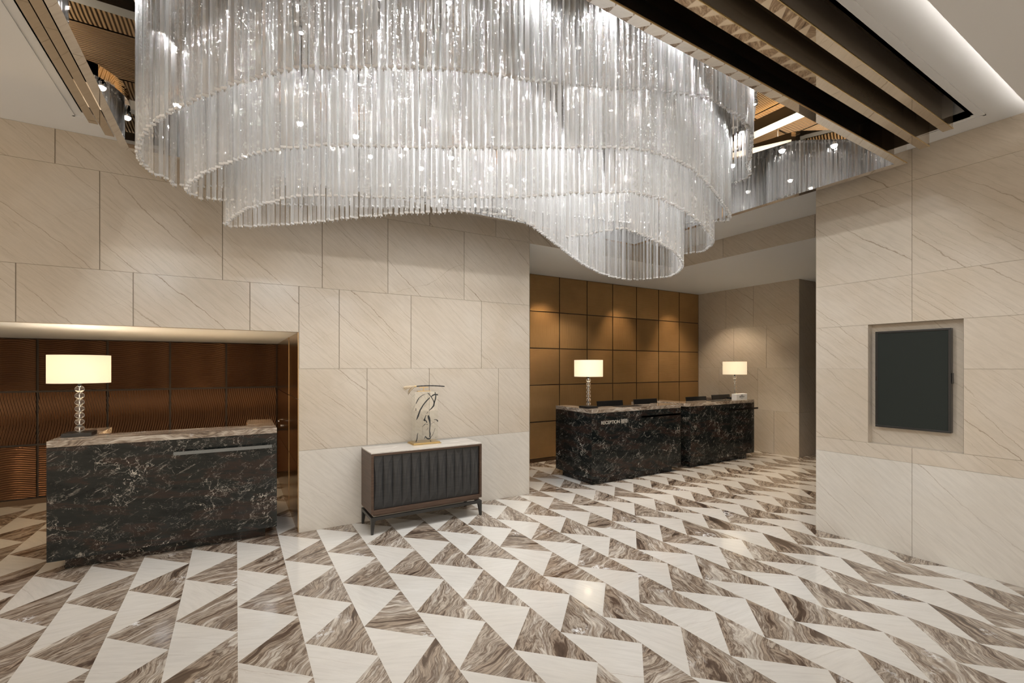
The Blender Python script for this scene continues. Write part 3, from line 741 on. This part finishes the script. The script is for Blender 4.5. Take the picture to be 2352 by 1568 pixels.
# ------------------------------------------------------------------ screen in the wall niche
tv = thing('wall_display', 'portrait black display screen hung in the recess of the right stone wall', 'display', (UR + TD, 1.71, 1.59))
t0, t1, tz0, tz1, tf = 1.432, 1.972, 1.136, 2.036, UR - .005 + .02
b = MB(); fw = .018
b.box(tf, tf + .05, t0, t1, tz0, tz0 + fw, M['blackmat']); b.box(tf, tf + .05, t0, t1, tz1 - fw, tz1, M['blackmat']); b.box(tf, tf + .05, t0, t0 + fw, tz0 + fw, tz1 - fw, M['blackmat']); b.box(tf, tf + .05, t1 - fw, t1, tz0 + fw, tz1 - fw, M['blackmat'])
b.box(tf + .03, tf + .05, t0 + fw, t1 - fw, tz0 + fw, tz1 - fw, M['blackmat'])
part(b, 'bezel', tv, .002)
b = MB(); b.box(tf + .004, tf + .03, t0 + fw, t1 - fw, tz0 + fw, tz1 - fw, M['screen']); part(b, 'screen', tv)
b = MB(); b.box(tf + .012, tf + .04, t0 - .009, t0, 1.56, 1.65, M['blackmat']); part(b, 'sensor', tv, .002)
b = MB(); b.box(tf - .0008, tf, t1 - .013, t1 - .006, 1.574, 1.612, M['chrome']); part(b, 'badge', tv, label='small silver mark on the bezel')
b = MB(); b.box(tf + .05, UR + TD, 1.55, 1.85, 1.4, 1.75, M['blackmat']); part(b, 'wall_mount', tv)

# ------------------------------------------------------------------ chandelier
def spline(P, step, closed):
    """Catmull-Rom through plan points (u, v, z), then even spacing"""
    n = len(P); out = []
    for i in range(n if closed else n - 1):
        g = lambda k: P[k % n] if closed else P[min(max(k, 0), n - 1)]
        a, b_, c_, d_ = g(i - 1), g(i), g(i + 1), g(i + 2)
        for q in range(12):
            t = q / 12
            out.append(tuple(.5 * (2 * b_[k] + (c_[k] - a[k]) * t + (2 * a[k] - 5 * b_[k] + 4 * c_[k] - d_[k]) * t * t + (3 * b_[k] - a[k] - 3 * c_[k] + d_[k]) * t ** 3) for k in range(3)))
    if closed: out.append(out[0])
    else: out.append(P[-1])
    res = [out[0]]; acc = 0
    for a, b_ in zip(out[:-1], out[1:]):
        L = math.dist(a[:2], b_[:2]); s = step - acc
        while s <= L:
            t = s / L; res.append(tuple(a[k] + (b_[k] - a[k]) * t for k in range(3))); s += step
        acc = (acc + L) % step if L else acc
    return res
def P3(x, y, h): u, v = at_h(x, y, h); return (u, v, EYE + h)
def run(pts, h0, h1):
    """photo points along one edge, height above the eye going from h0 to h1"""
    n = len(pts) - 1; return [P3(x, y, h0 + (h1 - h0) * i / n) for i, (x, y) in enumerate(pts)]
t1 = run([(317, 350), (325, 318), (365, 275), (430, 240)], 1.35, 1.46) + run([(530, 198), (620, 172), (700, 158), (870, 157), (1000, 160), (1110, 168), (1200, 182), (1300, 195), (1400, 203), (1500, 208)], 1.52, 1.90) + \
     run([(1577, 219), (1628, 229), (1672, 252), (1705, 278), (1726, 312), (1725, 347), (1717, 374), (1684, 420)], 1.90, 1.88)
t1 += [(3.55, 4.05, 3.58), (2.7, 4.38, 3.58), (1.7, 4.38, 3.5), (.7, 4.2, 3.25)] + run([(430, 428), (400, 420), (360, 402), (328, 378)], 1.34, 1.345)
t2 = run([(430, 440), (445, 415), (500, 385), (600, 352), (700, 338)], 1.22, 1.31) + run([(800, 335), (1000, 340), (1200, 341), (1300, 340), (1400, 341), (1480, 346), (1560, 372), (1610, 408), (1650, 455), (1676, 503)], 1.34, 1.52)
t2 += [(4.28, 3.05, 3.22), (3.7, 3.45, 3.22), (2.9, 3.62, 3.2), (2.1, 3.65, 3.15), (1.2, 3.75, 3.03), (.4, 3.9, 2.95)] + run([(515, 460), (460, 455)], 1.22, 1.22)
t3 = run([(1570, 583), (1612, 577), (1632, 565), (1638, 552), (1628, 536), (1600, 506), (1550, 473), (1500, 453), (1440, 443), (1320, 446), (1200, 453), (1000, 455), (800, 453), (690, 453)], 1.32, 1.14) + \
     run([(600, 471), (560, 485), (527, 508), (517, 516), (530, 521), (560, 521), (690, 513), (800, 502), (900, 493), (1000, 488), (1080, 487), (1140, 493), (1200, 508)], 1.12, 1.12) + \
     run([(1250, 540), (1300, 578), (1350, 613), (1400, 634), (1450, 642), (1500, 640), (1545, 632), (1566, 614), (1563, 596), (1545, 577), (1500, 550), (1450, 531), (1420, 527), (1380, 533), (1340, 541), (1300, 545)], 1.11, 1.06)
PZ = EYE + 2.44
rods = []
for P, cl in ((t1, True), (t2, True), (t3, False)): rods += spline(P, .041, cl)
ch = thing('chandelier', 'huge crystal rod chandelier hanging in tiers from the mirrored ceiling coffer', 'chandelier', (2.0, 3.2, KZ - .02))
def hull(pts):
    pts = sorted(set(pts)); L = []
    for half in (pts, pts[::-1]):
        h = []
        for p in half:
            while len(h) >= 2 and (h[-1][0] - h[-2][0]) * (p[1] - h[-2][1]) - (h[-1][1] - h[-2][1]) * (p[0] - h[-2][0]) <= 0: h.pop()
            h.append(p)
        L += h[:-1]
    return L
hp = hull([(round(r[0], 4), round(r[1], 4)) for r in rods])
cxh = sum(p[0] for p in hp) / len(hp); cyh = sum(p[1] for p in hp) / len(hp)
def clampc(p): return (min(max(p[0], IU0 + .02), IU1 - .02), min(max(p[1], IV0 + .02), IV1 - .02))
def off(p, d): q = math.hypot(p[0] - cxh, p[1] - cyh); return clampc((p[0] + (p[0] - cxh) / q * d, p[1] + (p[1] - cyh) / q * d))
outl = [off(p, .06) for p in hp]
b = MB(); b.prism(outl, PZ, PZ + .10, M['mirror_clear']); part(b, 'canopy_plate', ch, label='mirrored mounting plate')
for (a, c) in ((.3, 3.8), (1.2, 3.0), (2.2, 4.0), (2.6, 2.6), (3.6, 3.3)):
    b = MB(); b.tube([(a, c, PZ + .10), (a, c, KZ - .02)], .012, M['chrome'], 8); part(b, 'suspension_rod', ch)
SPOTS = []
def star(x, y, rot, r=.0160, t=.0050):
    pts = []
    for k in range(3):
        a = rot + k * 2 * PI / 3; pts += [(x + math.cos(a) * r, y + math.sin(a) * r), (x + math.cos(a + PI / 3) * t, y + math.sin(a + PI / 3) * t)]
    return pts
def add_rod(mb, x, y, z):
    rot = random.random() * 2 * PI; s = star(x, y, rot); z += random.uniform(-.006, .006)
    mb.prism(s, z + .013, PZ - .012, M['crystal']); mb.prism(star(x, y, rot, .0182, .0075), z, z + .013, M['tip'])
    mb.tube([(x, y, z - .014), (x, y, z)], .0028, M['chrome'], 5)
def show(r):
    d = depth(r[0], r[1]); x, y = px(*r); top = max(0, px(r[0], r[1], PZ)[1]); return max(0, y - top) / d
order = sorted(range(len(rods)), key=lambda i: -show(rods[i])); big = set(order[:100])
rest = MB()
for i, r in enumerate(rods):
    if i in big:
        m = MB(); add_rod(m, *r); m.tube([(r[0], r[1], PZ - .012), (r[0], r[1], PZ)], .002, M['chrome'], 5); part(m, 'crystal_rod', ch)
    else: add_rod(rest, *r); rest.tube([(r[0], r[1], PZ - .012), (r[0], r[1], PZ)], .002, M['chrome'], 5)
o = part(rest, 'crystal_rods', ch); o['kind'] = 'stuff'
# downlights on the plate: along the rim and a few inside
rim = []; per = outl + [outl[0]]; tot = sum(math.dist(a, b_) for a, b_ in zip(per[:-1], per[1:])); NS = 24; step = tot / NS; acc = step * .35
for a, b_ in zip(per[:-1], per[1:]):
    L = math.dist(a, b_)
    while acc < L:
        t = acc / L; rim.append((a[0] + (b_[0] - a[0]) * t, a[1] + (b_[1] - a[1]) * t)); acc += step
    acc -= L
def inside(p):
    r = False
    for a, c in zip(hp, hp[1:] + hp[:1]):
        if (a[1] > p[1]) != (c[1] > p[1]) and p[0] < (c[0] - a[0]) * (p[1] - a[1]) / (c[1] - a[1]) + a[0]: r = not r
    return r
cand = [(-.6 + .1 * i, 1.8 + .1 * k) for i in range(54) for k in range(28)]
cand = [p for p in cand if inside(p)]
inner = []
for _ in range(22):      # the clearest places between the curtains
    best = max(cand, key=lambda p: min([math.dist(p, r[:2]) for r in rods] + [math.dist(p, q) * .45 for q in inner]))
    inner.append(best)
for p in [off(q, -.025) for q in rim] + inner:
    b = MB(); b.lathe([(.0192, PZ - .05), (.030, PZ - .05), (.030, PZ)], M['chrome'], 20, p); s_ = part(b, 'downlight', ch, label='small chrome downlight')
    b = MB(); b.lathe([(.0001, PZ - .046), (.019, PZ - .046)], M['lens'], 20, p); part(b, 'lens', s_)
    SPOTS.append((p[0], p[1], min(math.dist(p, r[:2]) for r in rods)))

# ------------------------------------------------------------------ lights
def light(name, kind, loc, energy, col=(1, 1, 1), size=.1, rot=(0, 0, 0), size_y=None, spot=None, blend=.5, spread=None):
    l = bpy.data.lights.new(name, kind); l.energy = energy; l.color = col
    if kind == 'AREA':
        l.size = size
        if size_y: l.shape = 'RECTANGLE'; l.size_y = size_y
        if spread: l.spread = spread
    else: l.shadow_soft_size = size
    if kind == 'SPOT': l.spot_size = spot; l.spot_blend = blend
    o = bpy.data.objects.new(name, l); C.objects.link(o); o.location = loc; o.rotation_euler = rot
    return o
WARM = (1, .70, .40); SOFT = (1, .93, .84)
for i, p in enumerate(SPOTS):
    light('chandelier_spot', 'SPOT', (p[0], p[1], PZ - .055), 34 if i < len(rim) else min(430 * p[2] ** 2, 85), (.97, .98, 1), .03, spot=math.radians(150), blend=.6)
for u, v in ((.6, 3.6), (2.1, 3.3), (3.5, 3.0)):
    light('added_coffer_fill', 'AREA', (u, v, PZ + .13), 22, (1, .84, .62), .9, (PI, 0, 0))  # added fill above the plate, only to brighten the coffer
for x, y, z in LAMPS:
    light('lamp_bulb', 'POINT', (x, y, z + .60), 12.5, (1, .82, .60), .05)
for u in (4.75, 6.55, 8.1):
    light('recess_wall_washer', 'SPOT', (u, RV - .62, RZ - .03), 110, WARM, .04, (math.radians(24), 0, 0), spot=math.radians(62), blend=.9)
for u, v in ((5.4, 4.5), (7.3, 4.55), (7.2, 3.6), (8.3, 5.9), (5.3, 6.1)):
    light('recess_downlight', 'SPOT', (u, v, (RZ if (u > BU + .2 or v > VL + .2) else CZ) - .02), 105, (1, .80, .58), .04, spot=math.radians(95), blend=.6)
for u, v_ in ((-2.6, 7.0), (-.5, 7.0), (.2, 5.9), (-2.4, 5.7)):
    light('niche_downlight', 'SPOT', (u, v_, NZ - .02), 27, WARM, .03, (math.radians(10), 0, 0), spot=math.radians(110), blend=.7)
light('cove_strip', 'AREA', (1.6, SV - .045, CZ - .105), 20, (1, .92, .84), 7.0, (PI, 0, 0), .03)
light('added_niche_fill', 'AREA', (-.5, 5.8, .78), 14, WARM, 1.1, (PI, 0, 0), .25)  # added fill with no lamp behind it, lifts the niche ceiling
def aimed(name, loc, target, energy, col, cone, blend, size=.08):
    d = Vector(target) - Vector(loc); o = light(name, 'SPOT', loc, energy, col, size, spot=math.radians(cone), blend=blend)
    o.rotation_euler = d.to_track_quat('-Z', 'Y').to_euler(); return o
COOL = (.88, .94, 1)
for k, (a, c) in enumerate((((-1.2, -.6, 3.46), (-1.0, VL, 1.0)), ((.6, -.6, 3.46), (1.1, VL, .9)), ((2.0, -.4, 3.46), (2.7, VL, .8)), ((1.4, -.9, 3.46), (UR, 1.6, .8)), ((1.2, .4, 3.46), (UR, 2.2, .8)), ((.4, -1.4, 3.46), (2.2, 3.2, 0)), ((2.2, -1.2, 3.46), (3.6, 1.8, 0)), ((.4, .2, 3.46), (6.3, 3.6, 0)))):
    aimed('added_lobby_fill', a, c, (96, 96, 96, 92, 92, 44, 44, 190)[k], COOL, 40 if k == 7 else 62, .75)  # added unseen spots that brighten the lower walls and floor
w = bpy.data.worlds.new('World'); bpy.context.scene.world = w; w.use_nodes = True
w.node_tree.nodes['Background'].inputs[0].default_value = (1, .82, .62, 1); w.node_tree.nodes['Background'].inputs[1].default_value = 1.45

# ------------------------------------------------------------------ camera and view
cd = bpy.data.cameras.new('Camera'); cam = bpy.data.objects.new('Camera', cd); C.objects.link(cam)
cam.location = (0, 0, EYE); cam.rotation_euler = (PI / 2, 0, -math.atan2(DU[1], DV[1]))
cd.sensor_width = 36; cd.sensor_fit = 'HORIZONTAL'; cd.lens = 36 * F / 2352; cd.shift_y = (Y0 - 784) / 2352; cd.clip_start = .05
sc_ = bpy.context.scene; sc_.camera = cam
sc_.view_settings.view_transform = 'Standard'; sc_.view_settings.look = 'None'; sc_.view_settings.gamma = 1; sc_.view_settings.use_curve_mapping = False
sc_.view_settings.exposure = 0.07
cy = sc_.cycles
cy.use_light_tree = False; cy.max_bounces = 8; cy.diffuse_bounces = 3; cy.glossy_bounces = 4; cy.transmission_bounces = 8; cy.transparent_max_bounces = 48
cy.sample_clamp_indirect = 6; cy.caustics_reflective = False; cy.caustics_refractive = False
cy.use_denoising = True; cy.adaptive_threshold = .03
